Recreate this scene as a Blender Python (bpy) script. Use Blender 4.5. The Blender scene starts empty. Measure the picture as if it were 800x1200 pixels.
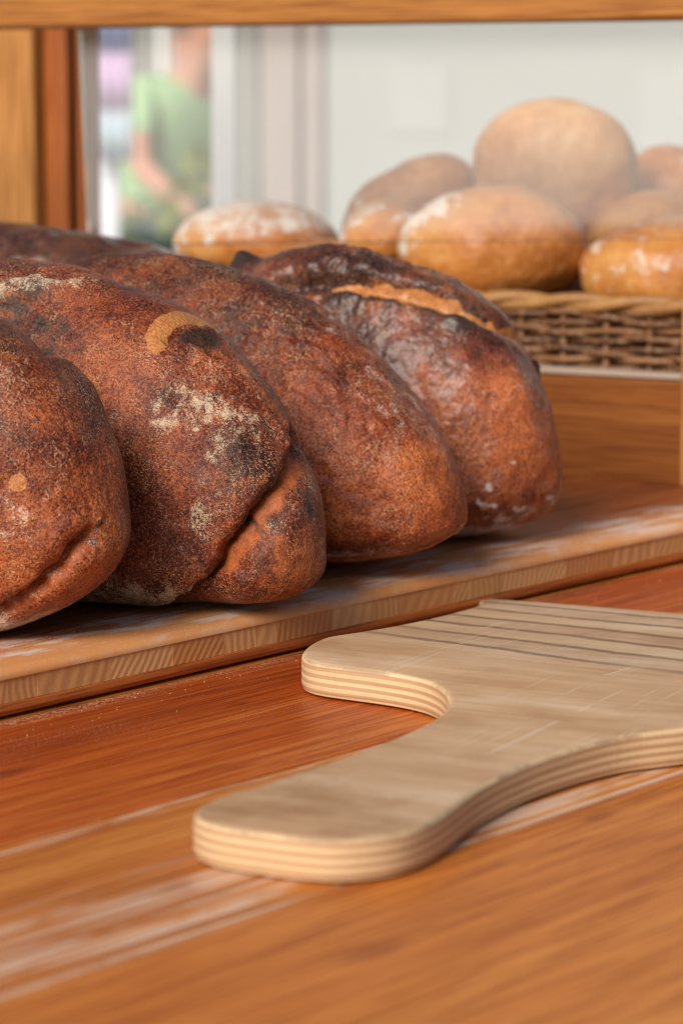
import bpy, bmesh, math, random
import numpy as np
from mathutils import Vector, Matrix
random.seed(4); np.random.seed(4)
S = bpy.context.scene
COL = S.collection
R = math.radians

# ---------------------------------------------------------------- camera, sky, sun, exposure
cam_d = bpy.data.cameras.new('camera'); cam = bpy.data.objects.new('camera', cam_d); COL.objects.link(cam)
cam.location = (0, 0, .30)
PITCH = math.atan(493/3500)
cam.rotation_euler = (math.pi/2 - PITCH, 0, 0)
cam_d.sensor_fit = 'VERTICAL'; cam_d.sensor_height = 36; cam_d.lens = 105
cam_d.clip_start = .02; cam_d.clip_end = 2000
cam_d.dof.use_dof = True; cam_d.dof.focus_distance = 1.53; cam_d.dof.aperture_fstop = 9.0
S.camera = cam
SUN_DIR = Vector((-.40, -.72, .54)).normalized()          # towards the sun: over the viewer's left shoulder
w = bpy.data.worlds.new('World'); S.world = w; w.use_nodes = True
wn = w.node_tree.nodes; wl = w.node_tree.links
sky = wn.new('ShaderNodeTexSky'); sky.sky_type = 'NISHITA'; sky.sun_disc = False
sky.sun_elevation = math.asin(SUN_DIR.z); sky.sun_rotation = math.atan2(SUN_DIR.x, SUN_DIR.y)
sky.dust_density = 2; sky.ozone_density = .6; sky.air_density = 1
wl.new(sky.outputs[0], wn['Background'].inputs[0]); wn['Background'].inputs[1].default_value = .062
sd = bpy.data.lights.new('sun', 'SUN'); sun = bpy.data.objects.new('sun', sd); COL.objects.link(sun)
sd.energy = 3.1; sd.angle = R(30); sd.color = (1, .935, .84)
sun.rotation_euler = SUN_DIR.to_track_quat('Z', 'Y').to_euler()
S.view_settings.view_transform = 'Standard'; S.view_settings.look = 'None'
S.view_settings.exposure = .46; S.view_settings.gamma = 1
S.view_settings.use_curve_mapping = False
S.cycles.use_denoising = True; S.cycles.filter_width = 1.0

# ---------------------------------------------------------------- helpers
def tag(o, label=None, cat=None, group=None, kind=None):
    if label: o['label'] = label
    if cat: o['category'] = cat
    if group: o['group'] = group
    if kind: o['kind'] = kind
    return o
def empty(name, loc=(0, 0, 0), rz=0, parent=None):
    o = bpy.data.objects.new(name, None); COL.objects.link(o); o.location = loc; o.rotation_euler = (0, 0, rz)
    o.empty_display_size = .05
    if parent: o.parent = parent
    return o
def link(name, me, mat=None, parent=None, smooth=False):
    o = bpy.data.objects.new(name, me); COL.objects.link(o)
    if mat: me.materials.clear(); me.materials.append(mat)
    if parent: o.parent = parent
    if smooth: me.polygons.foreach_set('use_smooth', [True]*len(me.polygons))
    return o
def from_bm(name, bm, mat=None, parent=None, smooth=False):
    me = bpy.data.meshes.new(name); bm.to_mesh(me); bm.free(); return link(name, me, mat, parent, smooth)
def box(name, lo, hi, mat, parent=None, bev=.002, seg=2):
    """Bevelled box with its own origin in the middle."""
    lo = Vector(lo); hi = Vector(hi); c = (lo+hi)/2; d = hi-lo
    bm = bmesh.new(); bmesh.ops.create_cube(bm, size=1)
    for v in bm.verts: v.co = Vector((v.co.x*d.x, v.co.y*d.y, v.co.z*d.z))
    if bev: bmesh.ops.bevel(bm, geom=bm.edges[:], offset=min(bev, min(d)*.45), segments=seg, profile=.5, affect='EDGES')
    o = from_bm(name, bm, mat, parent, smooth=False); o.location = c
    return o
def tube(name, pts, rad, mat, parent=None, sides=8, closed=False):
    """Tube swept along pts; rad is a number or one per point."""
    P = [Vector(p) for p in pts]; n = len(P); bm = bmesh.new(); rings = []
    for i, p in enumerate(P):
        a = P[(i-1) % n] if (closed or i) else P[0]; b = P[(i+1) % n] if (closed or i < n-1) else P[-1]
        t = (b-a).normalized(); up = Vector((0, 0, 1)) if abs(t.z) < .9 else Vector((1, 0, 0))
        u = t.cross(up).normalized(); v = u.cross(t); r = rad[i] if hasattr(rad, '__len__') else rad
        rings.append([bm.verts.new(p + r*(math.cos(k*2*math.pi/sides)*u + math.sin(k*2*math.pi/sides)*v)) for k in range(sides)])
    for i in range(n if closed else n-1):
        A, B = rings[i], rings[(i+1) % n]
        for k in range(sides): bm.faces.new((A[k], A[(k+1) % sides], B[(k+1) % sides], B[k]))
    if not closed: bm.faces.new(rings[0]); bm.faces.new(rings[-1][::-1])
    bmesh.ops.recalc_face_normals(bm, faces=bm.faces[:])
    return from_bm(name, bm, mat, parent, smooth=True)

# --- vectorised gradient noise
_rs = np.random.RandomState(11)
_perm = _rs.permutation(256); _perm = np.concatenate([_perm, _perm, _perm])
_g = _rs.normal(size=(256, 3)); _g /= np.linalg.norm(_g, axis=1, keepdims=True)
def pnoise(p):
    i = np.floor(p).astype(int); f = p-i; i &= 255
    u = f*f*f*(f*(f*6-15)+10); out = 0
    for dx in (0, 1):
        wx = u[:, 0] if dx else 1-u[:, 0]
        for dy in (0, 1):
            wy = u[:, 1] if dy else 1-u[:, 1]
            for dz in (0, 1):
                wz = u[:, 2] if dz else 1-u[:, 2]
                h = _perm[_perm[_perm[i[:, 0]+dx]+i[:, 1]+dy]+i[:, 2]+dz]
                out = out + wx*wy*wz*((_g[h]*(f-np.array([dx, dy, dz]))).sum(1))
    return out*1.6
def fbm(p, sc, oc=4, gain=.5, off=0.):
    s = 0; a = 1; q = p*sc+off
    for k in range(oc): s = s+a*pnoise(q); q = q*2.03+17.1; a *= gain
    return s
def sstep(a, b, x):
    t = np.clip((x-a)/(b-a), 0, 1); return t*t*(3-2*t)

# --- node material builder
class M:
    def __init__(s, name, rough=.5, spec=.4):
        s.m = bpy.data.materials.new(name); s.m.use_nodes = True; s.t = s.m.node_tree; s.N = s.t.nodes; s.L = s.t.links
        s.b = s.N['Principled BSDF']; s.set(rough=rough, spec=spec)
    def set(s, rough=None, spec=None, color=None):
        if rough is not None: s.put(rough, s.b.inputs['Roughness'])
        if spec is not None: s.b.inputs['Specular IOR Level'].default_value = spec
        if color is not None: s.put(color, s.b.inputs['Base Color'])
        return s
    def put(s, v, sock):
        if isinstance(v, bpy.types.NodeSocket): s.L.new(v, sock)
        elif isinstance(v, tuple) and len(v) == 3 and sock.type == 'RGBA': sock.default_value = (*v, 1)
        else: sock.default_value = v
    def co(s, scale=(1, 1, 1), loc=(0, 0, 0), rot=(0, 0, 0), rand=0):
        tc = s.N.new('ShaderNodeTexCoord'); mp = s.N.new('ShaderNodeMapping')
        mp.inputs['Scale'].default_value = scale; mp.inputs['Rotation'].default_value = rot
        if rand:
            oi = s.N.new('ShaderNodeObjectInfo'); sc = s.N.new('ShaderNodeVectorMath'); sc.operation = 'SCALE'
            cx = s.N.new('ShaderNodeCombineXYZ')
            for k in range(3): s.L.new(oi.outputs['Random'], cx.inputs[k])
            s.L.new(cx.outputs[0], sc.inputs[0]); sc.inputs['Scale'].default_value = rand; s.L.new(sc.outputs[0], mp.inputs['Location'])
        else: mp.inputs['Location'].default_value = loc
        s.L.new(tc.outputs['Object'], mp.inputs[0]); return mp.outputs[0]
    def noise(s, vec, scale=1, detail=4, rough=.55, dist=0):
        n = s.N.new('ShaderNodeTexNoise'); s.L.new(vec, n.inputs['Vector'])
        n.inputs['Scale'].default_value = scale; n.inputs['Detail'].default_value = detail
        n.inputs['Roughness'].default_value = rough; n.inputs['Distortion'].default_value = dist
        return n.outputs['Fac']
    def ramp(s, fac, stops, interp='LINEAR'):
        r = s.N.new('ShaderNodeValToRGB'); s.put(fac, r.inputs[0]); e = r.color_ramp.elements; r.color_ramp.interpolation = interp
        while len(e) < len(stops): e.new(.5)
        for i, (p, c) in enumerate(stops):
            e[i].position = p; e[i].color = (*c, 1) if isinstance(c, tuple) else (c, c, c, 1)
        return r.outputs[0]
    def mix(s, fac, a, b, mode='MIX'):
        n = s.N.new('ShaderNodeMix'); n.data_type = 'RGBA'; n.blend_type = mode
        s.put(fac, n.inputs[0]); s.put(a, n.inputs[6]); s.put(b, n.inputs[7]); return n.outputs[2]
    def math(s, op, a, b=0., c=0.):
        n = s.N.new('ShaderNodeMath'); n.operation = op; s.put(a, n.inputs[0]); s.put(b, n.inputs[1]); s.put(c, n.inputs[2]); return n.outputs[0]
    def step(s, fac, lo, hi):
        n = s.N.new('ShaderNodeMapRange'); n.interpolation_type = 'SMOOTHSTEP'; s.put(fac, n.inputs[0])
        n.inputs[1].default_value = lo; n.inputs[2].default_value = hi; return n.outputs[0]
    def attr(s, name):
        n = s.N.new('ShaderNodeAttribute'); n.attribute_name = name; return n.outputs['Fac']
    def sep(s, vec):
        n = s.N.new('ShaderNodeSeparateXYZ'); s.L.new(vec, n.inputs[0]); return n.outputs
    def rnd(s): return s.N.new('ShaderNodeObjectInfo').outputs['Random']
    def bump(s, *hs):
        prev = None
        for h, strength, dist in hs:
            n = s.N.new('ShaderNodeBump'); s.put(h, n.inputs['Height']); n.inputs['Strength'].default_value = strength; n.inputs['Distance'].default_value = dist
            if prev: s.L.new(prev, n.inputs['Normal'])
            prev = n.outputs[0]
        s.L.new(prev, s.b.inputs['Normal']); return s

def plain(name, color, rough=.6, spec=.3, var=.12, scale=8):
    k = M(name, rough, spec); n = k.noise(k.co(), scale, 5)
    k.set(color=k.mix(n, tuple(c*(1-var) for c in color), tuple(min(1, c*(1+var)) for c in color)))
    k.bump((n, .15, .002)); return k.m
def knotty(k, c, knots, axis):
    for x, y, r in knots:                                  # small dark knots, drawn out along the grain
        mp = k.N.new('ShaderNodeVectorMath'); mp.operation = 'DISTANCE'
        v = k.N.new('ShaderNodeVectorMath'); v.operation = 'MULTIPLY'; tc = k.N.new('ShaderNodeTexCoord'); k.L.new(tc.outputs['Object'], v.inputs[0]); v.inputs[1].default_value = (.35, 1, 0)
        n = k.noise(k.co((40, 120, 1)), 1, 3); mp.inputs[1].default_value = (x*.35, y, 0); r = r*.6; k.L.new(v.outputs[0], mp.inputs[0])
        d = k.math('ADD', mp.outputs['Value'], k.math('MULTIPLY', k.math('SUBTRACT', n, .5), r*1.2))
        c = k.mix(k.math('MULTIPLY', k.step(d, r*2.2, r*.4), .55), c, k.mix(1., c, (.42, .26, .2), 'MULTIPLY'))
    return c
def wood(name, stops, rough=.38, spec=.4, grain=1., rand=7.3, dust=0., axis=0, knots=()):
    """Straight grained wood; the grain runs along the object's local axis."""
    k = M(name, rough, spec)
    def sc(a, b): v = [b*1.0, b*1.0, b*1.0]; v[axis] = a; return tuple(v)
    big = k.noise(k.co(sc(1.1*grain, 9*grain), rand=rand), 1, 3, .5, .6)
    ring = k.noise(k.co(sc(1.6*grain, 55*grain), rand=rand*1.7), 1, 4, .6, .8)
    fine = k.noise(k.co(sc(14*grain, 620*grain), rand=rand), 1, 3, .6)
    ring2 = k.noise(k.co(sc(3.2*grain, 210*grain), rand=rand*2.3), 1, 4, .6, .5)
    f = k.math('ADD', k.math('ADD', k.math('MULTIPLY', big, .42), k.math('MULTIPLY', ring, .36)), k.math('MULTIPLY', ring2, .22))
    c = k.ramp(f, stops)
    c = k.mix(k.step(fine, .40, .66), c, k.mix(1., c, (.56, .42, .34), 'MULTIPLY'))
    c = k.mix(k.math('MULTIPLY', k.step(ring, .56, .66), .35), c, k.mix(1., c, (1.25, 1.45, 1.6), 'MULTIPLY'))
    por = k.step(k.noise(k.co(sc(26, 820), rand=rand*1.3), 1, 2, .5), .63, .70)
    c = k.mix(k.math('MULTIPLY', por, .45), c, k.mix(1., c, (.42, .30, .24), 'MULTIPLY'))
    if knots: c = knotty(k, c, knots, axis)
    if dust:
        sp = k.noise(k.co(rand=rand), 900, 2, .6); pat = k.noise(k.co(sc(8, 22), rand=rand), 1, 4, .6)
        c = k.mix(k.math('MULTIPLY', k.math('MULTIPLY', k.step(sp, .60, .70), k.step(pat, .44, .66)), dust), c, (.60, .48, .36))
    k.set(color=c, rough=k.ramp(fine, [(.3, rough*.85), (.8, min(1, rough*1.3))]))
    k.bump((fine, .25, .0006), (ring, .2, .002)); return k

# =============================================================== SETTING
# directions: ALONG runs with the counter boards (away to the right); BACKW runs with the window, beam and basket (away to the left)
ALONG = Vector((.6204, .7843, 0)); ANG = math.atan2(.7843, .6204)
EDGE0 = Vector((-.164, 1.4068, 0))                       # a point of the shelf board's front edge, on the counter
WINR = math.atan2(-.51, .86)                             # rotation of the window / basket frame (its local x runs to the right)
P0 = Vector((.197, 2.1075, 0))                            # a point of the basket stand's front face
ZS = .0255                                                # top of the shelf board

# ---------------- ground outside, street
pave = M('pavement_grey', .85, .2)
pn = pave.noise(pave.co(), 1.3, 6); pave.set(color=pave.ramp(pn, [(.3, (.24, .23, .21)), (.7, (.34, .33, .31))])); pave.bump((pn, .2, .01))
bm = bmesh.new(); bmesh.ops.create_grid(bm, x_segments=4, y_segments=4, size=400)
g = from_bm('ground', bm, pave.m); g.location = (0, 0, -1.0); tag(g, kind='structure')

# ---------------- counter of boards (a thing; every board a part)
counter = empty('counter', EDGE0, ANG)
tag(counter, 'orange lacquered wooden counter of long boards under the peel and bread board', 'counter')
wb1 = wood('board_red', [(.36, (.22, .028, .003)), (.5, (.45, .088, .010)), (.64, (.64, .21, .033))], .42, .26, dust=.6, knots=((-.097, .023, .0035), (-.273, .005, .006)))
wb2 = wood('board_amber', [(.34, (.42, .125, .018)), (.5, (.53, .175, .028)), (.64, (.65, .26, .055))], .44, .24, dust=.15)
# worn whitish streaks along the board's front edge (local y decreases towards the viewer)
xyz = wb2.sep(wb2.co())
st = wb2.noise(wb2.co((2.2, 190, 1)), 1, 3, .55, .35); br = wb2.noise(wb2.co((14, 40, 1)), 1, 4)
band = wb2.math('MULTIPLY', wb2.step(xyz[1], .012, -.022), wb2.step(xyz[1], -.0735, -.070))
wear = wb2.math('MULTIPLY', wb2.math('MULTIPLY', wb2.step(st, .45, .56), wb2.step(br, .32, .52)), band)
edge = wb2.math('MULTIPLY', wb2.step(xyz[1], .056, .066), wb2.step(wb2.noise(wb2.co((18, 230, 1)), 1, 4, .65), .46, .62))
base = wb2.b.inputs['Base Color'].links[0].from_socket
wb2.set(color=wb2.mix(wb2.math('MULTIPLY', wb2.math('MAXIMUM', wear, wb2.math('MULTIPLY', edge, .8)), .85), base, (.66, .46, .33)))
y1_ = wb1.sep(wb1.co())[1]; b1 = wb1.b.inputs['Base Color'].links[0].from_socket
dz = wb1.math('MULTIPLY', wb1.step(y1_, .066, .082), wb1.step(wb1.noise(wb1.co(), 700, 3, .7), .46, .62)); dz = wb1.math('MULTIPLY', dz, wb1.step(wb1.noise(wb1.co((7, 30, 1)), 1, 3), .35, .6))
wb1.set(color=wb1.mix(wb1.math('MULTIPLY', dz, .7), b1, (.62, .42, .27)))
wb3 = wood('board_orange', [(.34, (.50, .148, .021)), (.5, (.60, .198, .031)), (.68, (.68, .27, .056))], .44, .24, dust=.1, knots=((-.18, .106, .005), (-.394, .059, .008)))
# offsets from the shelf edge towards the viewer
rows = [(-.55, -.34, wb3), (-.34, -.17, wb2), (-.17, .0, wb3), (.0, .1705, wb1), (.1705, .3135, wb2), (.3135, .56, wb3), (.56, .64, wb2)]
for a, b, mt in rows:
    box('plank', (-1.1, -b+.0006, -.03), (1.5, -a-.0006, 0), mt.m, counter, .0018)
box('apron', (-1.1, -.66, -.20), (1.5, -.642, -.004), wb3.m, counter, .003)
for x in (-1.05, 1.4):
    for y in (-.60, .50): box('leg', (x, y, -1.0), (x+.07, y+.07, -.031), wb3.m, counter, .004)

# ---------------- bread board lying on the counter: veneer / end-grain core / veneer
shelf = empty('bread_board', EDGE0+Vector((0, 0, .0012)), ANG)
tag(shelf, 'long flour dusted blockboard with striped end grain edge under the dark loaves', 'board')
ven = wood('board_veneer', [(.36, (.17, .042, .011)), (.5, (.33, .095, .024)), (.64, (.46, .17, .05))], .48, .25, dust=.35)
xyz = ven.sep(ven.co())
# pale worn front nosing, flour swept along the front
wob = ven.noise(ven.co((9, 30, 1)), 1, 5, .65)
front = ven.step(ven.math('ADD', xyz[1], ven.math('MULTIPLY', ven.math('SUBTRACT', wob, .5), .03)), -.248, -.294)
c0 = ven.b.inputs['Base Color'].links[0].from_socket
c1 = ven.mix(front, c0, ven.ramp(ven.noise(ven.co((3, 60, 1)), 1, 4), [(.3, (.54, .20, .058)), (.7, (.68, .32, .115))]))
fl = ven.noise(ven.co((16, 55, 1), loc=(3, 1, 0)), 1, 6, .68)
flb = ven.math('MULTIPLY', ven.step(xyz[1], -.235, -.285), ven.step(xyz[1], -.316, -.298))
spk = ven.noise(ven.co(), 1000, 2, .6)
flf = ven.math('MULTIPLY', ven.math('ADD', ven.step(fl, .46, .60), ven.math('MULTIPLY', ven.step(spk, .57, .66), .55)), flb)
flf = ven.math('MULTIPLY', flf, .66)
fsp = ven.math('MULTIPLY', ven.step(spk, .62, .72), ven.step(ven.noise(ven.co((10, 10, 1)), 1, 3), .4, .65))
ven.set(color=ven.mix(ven.math('MULTIPLY', fsp, .6), ven.mix(flf, c1, (.66, .60, .57)), (.62, .5, .4)))
bot = wood('board_veneer_under', [(.3, (.48, .13, .028)), (.7, (.62, .22, .055))], .4)
def strip(name, x0, x1, y0, y1, z0, z1, rt, rb, mat):
    """Veneer sheet with rounded front edges (rt top radius, rb bottom radius); front at local y0."""
    prof = []
    for k in range(7): t = k/6*math.pi/2; prof.append((y0+rt*1.6*(1-math.sin(t)), z1-rt+rt*math.cos(t)) if rt else (y0, z1))
    for k in range(4): t = k/3*math.pi/2; prof.append((y0+rb*(1-math.cos(t)), z0+rb-rb*math.sin(t)) if rb else (y0, z0))
    prof += [(y1, z0), (y1, z1)]
    cy = (y0+y1)/2; cz = (z0+z1)/2
    bm = bmesh.new(); A = [bm.verts.new((x0, y-cy, z-cz)) for y, z in prof]; B = [bm.verts.new((x1, y-cy, z-cz)) for y, z in prof]
    n = len(prof)
    for i in range(n): bm.faces.new((A[i], A[(i+1) % n], B[(i+1) % n], B[i]))
    bm.faces.new(A[::-1]); bm.faces.new(B); bmesh.ops.remove_doubles(bm, verts=bm.verts, dist=1e-6)
    bmesh.ops.recalc_face_normals(bm, faces=bm.faces[:])
    o = from_bm(name, bm, mat, shelf); o.location = (0, cy, cz)
    o.data.polygons.foreach_set('use_smooth', [True]*len(o.data.polygons))
    o.data.set_sharp_from_angle(angle=R(35)); return o
strip('bottom_veneer', -.9, 1.35, 0, .62, 0, .0066, 0, .004, bot.m)
strip('top_veneer', -.9, 1.35, .0004, .62, .0186, .0243, .0052, 0, ven.m)
cores = []
for nm_, rot_, sc_, di_ in (('steep', -14, 66, 3.5), ('slanted', -27, 52, 5.), ('leaning', -38, 74, 3.), ('coarse', -22, 34, 6.), ('curved', 8, 58, 8.)):
    core = M('end_grain_'+nm_, .62, .25)
    cv = core.co((1, 1, 1), rot=(0, R(rot_), 0), rand=3.1)
    wv = core.N.new('ShaderNodeTexWave'); wv.wave_type = 'BANDS'; wv.bands_direction = 'X'; core.L.new(cv, wv.inputs['Vector'])
    wv.inputs['Scale'].default_value = sc_; wv.inputs['Distortion'].default_value = di_; wv.inputs['Detail'].default_value = 2; wv.inputs['Detail Scale'].default_value = .6
    rn = core.rnd()
    tone = core.ramp(rn, [(0, (.60, .285, .105)), (.35, (.68, .37, .155)), (.7, (.56, .25, .085)), (.88, (.58, .26, .095)), (.91, (.34, .13, .045))])
    dk = core.mix(1., tone, (.50, .38, .30), 'MULTIPLY')
    fuzz = core.noise(core.co(rand=5), 420, 4, .7)
    amt = core.math('MULTIPLY', core.math('POWER', wv.outputs['Fac'], 1.6), core.ramp(core.math('FRACT', core.math('MULTIPLY', rn, 7.7)), [(0, .08), (.75, .28), (1, .95)]))
    c = core.mix(amt, tone, dk); c = core.mix(core.step(fuzz, .6, .8), c, (.66, .42, .23))
    core.set(color=c); core.bump((wv.outputs['Fac'], .3, .0006), (fuzz, .3, .0005))
    cores.append(core.m)
x = -.9; i = 0
while x < 1.35:
    wd = random.choice((random.uniform(.014, .028), random.uniform(.03, .055)))
    cb_ = box('core_block', (x+.00004, .0012+random.uniform(0, .0002), .0067), (x+wd-.00004, (.06), .0185), random.choice(cores), shelf, .0001, 1); x += wd
box('core_panel', (-.9, .0605, .0067), (1.35, .62, .0185), bot.m, shelf, .0003, 1)

# ---------------- window: beam, post, glass
WP = P0+Vector((.51, .86, 0))*.36                        # the window plane runs behind the basket
pinel = wood('pine_light', [(.25, (.33, .125, .026)), (.55, (.42, .175, .04)), (.8, (.54, .27, .085))], .5, .25)
pined = wood('pine_amber', [(.25, (.34, .115, .02)), (.55, (.44, .165, .035)), (.8, (.54, .22, .06))], .42)
pinedk = wood('crate_wood', [(.25, (.18, .056, .011)), (.55, (.25, .083, .017)), (.8, (.33, .12, .03))], .5, .2)
pinev = wood('post_light', [(.25, (.40, .165, .036)), (.7, (.52, .25, .07))], .45, axis=2)
redv = wood('post_red', [(.25, (.20, .028, .006)), (.7, (.30, .055, .012))], .4, axis=2)
orv = wood('post_orange', [(.25, (.30, .075, .014)), (.7, (.38, .115, .025))], .4, axis=2)
drk = wood('post_dark', [(.25, (.07, .022, .008)), (.7, (.14, .045, .014))], .5, axis=2)
post = empty('window_post', WP+Vector((0, 0, ZS)), WINR)
tag(post, 'stepped wooden window post with light, dark red and orange boards at the left', 'post')
# local x measured along the window (right +)
def winx(px, d=0.):                                       # local x of photo column px on the window plane
    a = (px-400)/3500; c, s = math.cos(WINR), math.sin(WINR)
    ox, oy = WP.x-s*d, WP.y+c*d
    return (a*oy-ox)/(c-a*s)
zt = .62
box('casing_board', (winx(-60, -.03), -.03, 0), (winx(42, -.03), -.002, zt), pinev.m, post, .002)
box('inner_board', (winx(36), 0, 0), (winx(66), .02, zt), redv.m, post, .002)
box('sash_stile', (winx(66), -.016, 0), (winx(93), .02, zt), orv.m, post, .003)
box('sash_bead', (winx(93)+.0005, -.004, 0), (winx(101), .018, zt), drk.m, post, .001)
box('stop_bead', (winx(101)+.0005, -.010, 0), (winx(107), .018, zt), orv.m, post, .001)
BP = P0+Vector((.51, .86, 0))*-.03                       # the glass hangs from the beam, over the front of the basket
beam = empty('top_beam', BP, WINR)
tag(beam, 'amber wooden beam across the top of the photo, holding the glass screen', 'beam')
zb = .30+74*2.22/3500
box('beam_board', (-.95, -.03, zb+.001), (.6, -.004, zb+.030), pinel.m, beam, .003)
box('beam_backing', (-.95, .004, zb+.001), (.6, .03, zb+.030), pined.m, beam, .003)
gl = M('reflection_veil_glass'); gl.N.remove(gl.b)
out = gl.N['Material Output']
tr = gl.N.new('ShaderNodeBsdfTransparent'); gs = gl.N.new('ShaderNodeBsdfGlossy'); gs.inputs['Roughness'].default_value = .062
df = gl.N.new('ShaderNodeBsdfDiffuse'); df.inputs[0].default_value = (.88, .88, .86, 1)  # pale diffuse mix paints the bright outside's reflection over the glass
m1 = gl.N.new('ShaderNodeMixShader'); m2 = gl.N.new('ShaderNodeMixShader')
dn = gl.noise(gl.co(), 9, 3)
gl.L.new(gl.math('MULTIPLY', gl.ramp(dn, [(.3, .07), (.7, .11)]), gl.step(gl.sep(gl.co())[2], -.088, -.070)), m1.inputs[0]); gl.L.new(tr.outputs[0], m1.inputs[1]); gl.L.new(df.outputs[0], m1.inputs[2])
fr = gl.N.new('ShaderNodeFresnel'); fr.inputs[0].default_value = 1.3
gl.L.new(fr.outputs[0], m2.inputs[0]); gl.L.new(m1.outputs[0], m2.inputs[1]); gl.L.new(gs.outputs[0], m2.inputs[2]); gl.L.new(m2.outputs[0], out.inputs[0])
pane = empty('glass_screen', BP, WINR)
tag(pane, 'clear glass screen with a painted reflection veil, hanging from the beam in front of the pale loaves', 'glass')
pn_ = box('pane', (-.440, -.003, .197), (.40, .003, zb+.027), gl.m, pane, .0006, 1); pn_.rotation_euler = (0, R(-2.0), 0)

# ---------------- street behind the window (all of it metres away and far out of focus)
def at(px, py, D):                                       # point seen at photo pixel (px, py), D metres ahead
    return Vector(((px-400)/3500*D, D, .30+(107-py)/3500*D*1.0))
facade = plain('facade_white', (.42, .44, .43), .8, .2, .04, 1.2)
facade2 = plain('facade_pink', (.38, .335, .32), .8, .2, .04, 2)
facade3 = plain('facade_grey', (.275, .28, .265), .8, .2, .05, 2)
whitep = plain('white_paint', (.88, .90, .90), .5, .3, .03, 4)
pale_refl = plain('reflection_pale', (.46, .48, .475), .12, .6, .05, 2)
house = empty('white_house', (0, 6.0, -1.0)); tag(house, 'pale white house front with a pinkish pilaster across the street', 'building')
hx = lambda px: (px-400)/3500*6
hz = lambda py: 1.30+(107-py)/3500*6
box('wall', (hx(276), .12, 0), (3.2, .5, 3.6), facade, house, .005)
box('corner_board', (hx(272), .104, 0), (hx(302), .118, 3.5), facade3, house, .004)
box('pilaster', (hx(305), .092, 0), (hx(350), .118, 3.5), facade2, house, .006)
box('recess_board', (hx(353), .104, 0), (hx(378), .118, 3.5), facade2, house, .004)
box('plinth', (hx(380), .06, 0), (3.2, .118, .55), facade3, house, .004)
def refl_patch(x0, x1, z0, z1):  # slightly paler patches paint faint reflections onto the wall
    f = empty('window', (0, 0, 0), 0, house)
    box('pane', (x0+.031, .1165, z0+.031), (x1-.031, .117, z1-.031), pale_refl, f, .001)
refl_patch(hx(440), hx(545), hz(175), hz(60)); refl_patch(hx(735), hx(830), hz(195), hz(60))
wp = empty('white_door_post', (at(264, 107, 3.2).x, 3.2, -1.0)); tag(wp, 'slim white painted door post between the street and the pale house', 'post')
box('shaft', (-.0125, -.02, .03), (.0125, .02, 2.6), whitep, wp, .002); box('foot', (-.03, -.03, 0), (.03, .03, .029), whitep, wp, .002)
pl = plain('tent_leg', (.74, .77, .86), .6, .3, .05)
tp = empty('tent_pole', (at(124, 107, 8).x, 8, -1.0)); tag(tp, 'pale lavender white tent pole just right of the window post', 'pole')
box('shaft', (-.040, -.034, .04), (.040, .034, 1.33), pl, tp, .004); box('foot', (-.08, -.08, 0), (.08, .08, .039), pl, tp, .004)
ban = empty('hanging_banner', (at(132, 107, 7.9).x, 7.9, -1.0)); tag(ban, 'blue and violet cloth banner hanging on the tent pole', 'banner')
for z0, z1, c in ((1.40, 1.60, (.42, .47, .72)), (1.25, 1.399, (.60, .46, .68)), (1.12, 1.249, (.48, .58, .66))):
    bm = bmesh.new(); n = 18; vs = []
    for i in range(n+1):
        x = -.055+.115*i/n; y = .012*math.sin(i*1.1)
        vs.append([bm.verts.new((x, y+d, z)) for z in (z0, z1) for d in (-.002, .002)])
    for i in range(n):
        A, B = vs[i], vs[i+1]
        for p, q in ((0, 1), (1, 3), (3, 2), (2, 0)): bm.faces.new((A[p], A[q], B[q], B[p]))
    bm.faces.new([vs[0][k] for k in (0, 2, 3, 1)]); bm.faces.new([vs[-1][k] for k in (0, 1, 3, 2)])
    bmesh.ops.recalc_face_normals(bm, faces=bm.faces[:])
    from_bm('cloth_band', bm, plain('cloth', c, .8, .1), ban, smooth=True)

def skin(name, verts, edges, rad, mat, parent=None, lv=2):
    me = bpy.data.meshes.new(name); me.from_pydata(verts, edges, []); o = link(name, me, mat, parent)
    md = o.modifiers.new('skin', 'SKIN'); md.use_smooth_shade = True
    for i, sv in enumerate(me.skin_vertices[0].data): sv.radius = (rad[i], rad[i]) if not isinstance(rad[i], tuple) else rad[i]; sv.use_root = (i == 0)
    o.modifiers.new('sub', 'SUBSURF').levels = lv; o.modifiers['sub'].render_levels = lv
    return o
def ell(name, c, r, mat, parent, u=20, v=12, rot=None):
    bm = bmesh.new(); bmesh.ops.create_uvsphere(bm, u_segments=u, v_segments=v, radius=1)
    m = Matrix.Diagonal((*r, 1)); m = (Matrix.Rotation(rot, 4, 'Y') @ m) if rot else m
    bmesh.ops.transform(bm, matrix=m, verts=bm.verts); o = from_bm(name, bm, mat, parent, True); o.location = c; return o
skinc = plain('skin_tone', (.55, .28, .20), .6, .3, .05)
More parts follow.
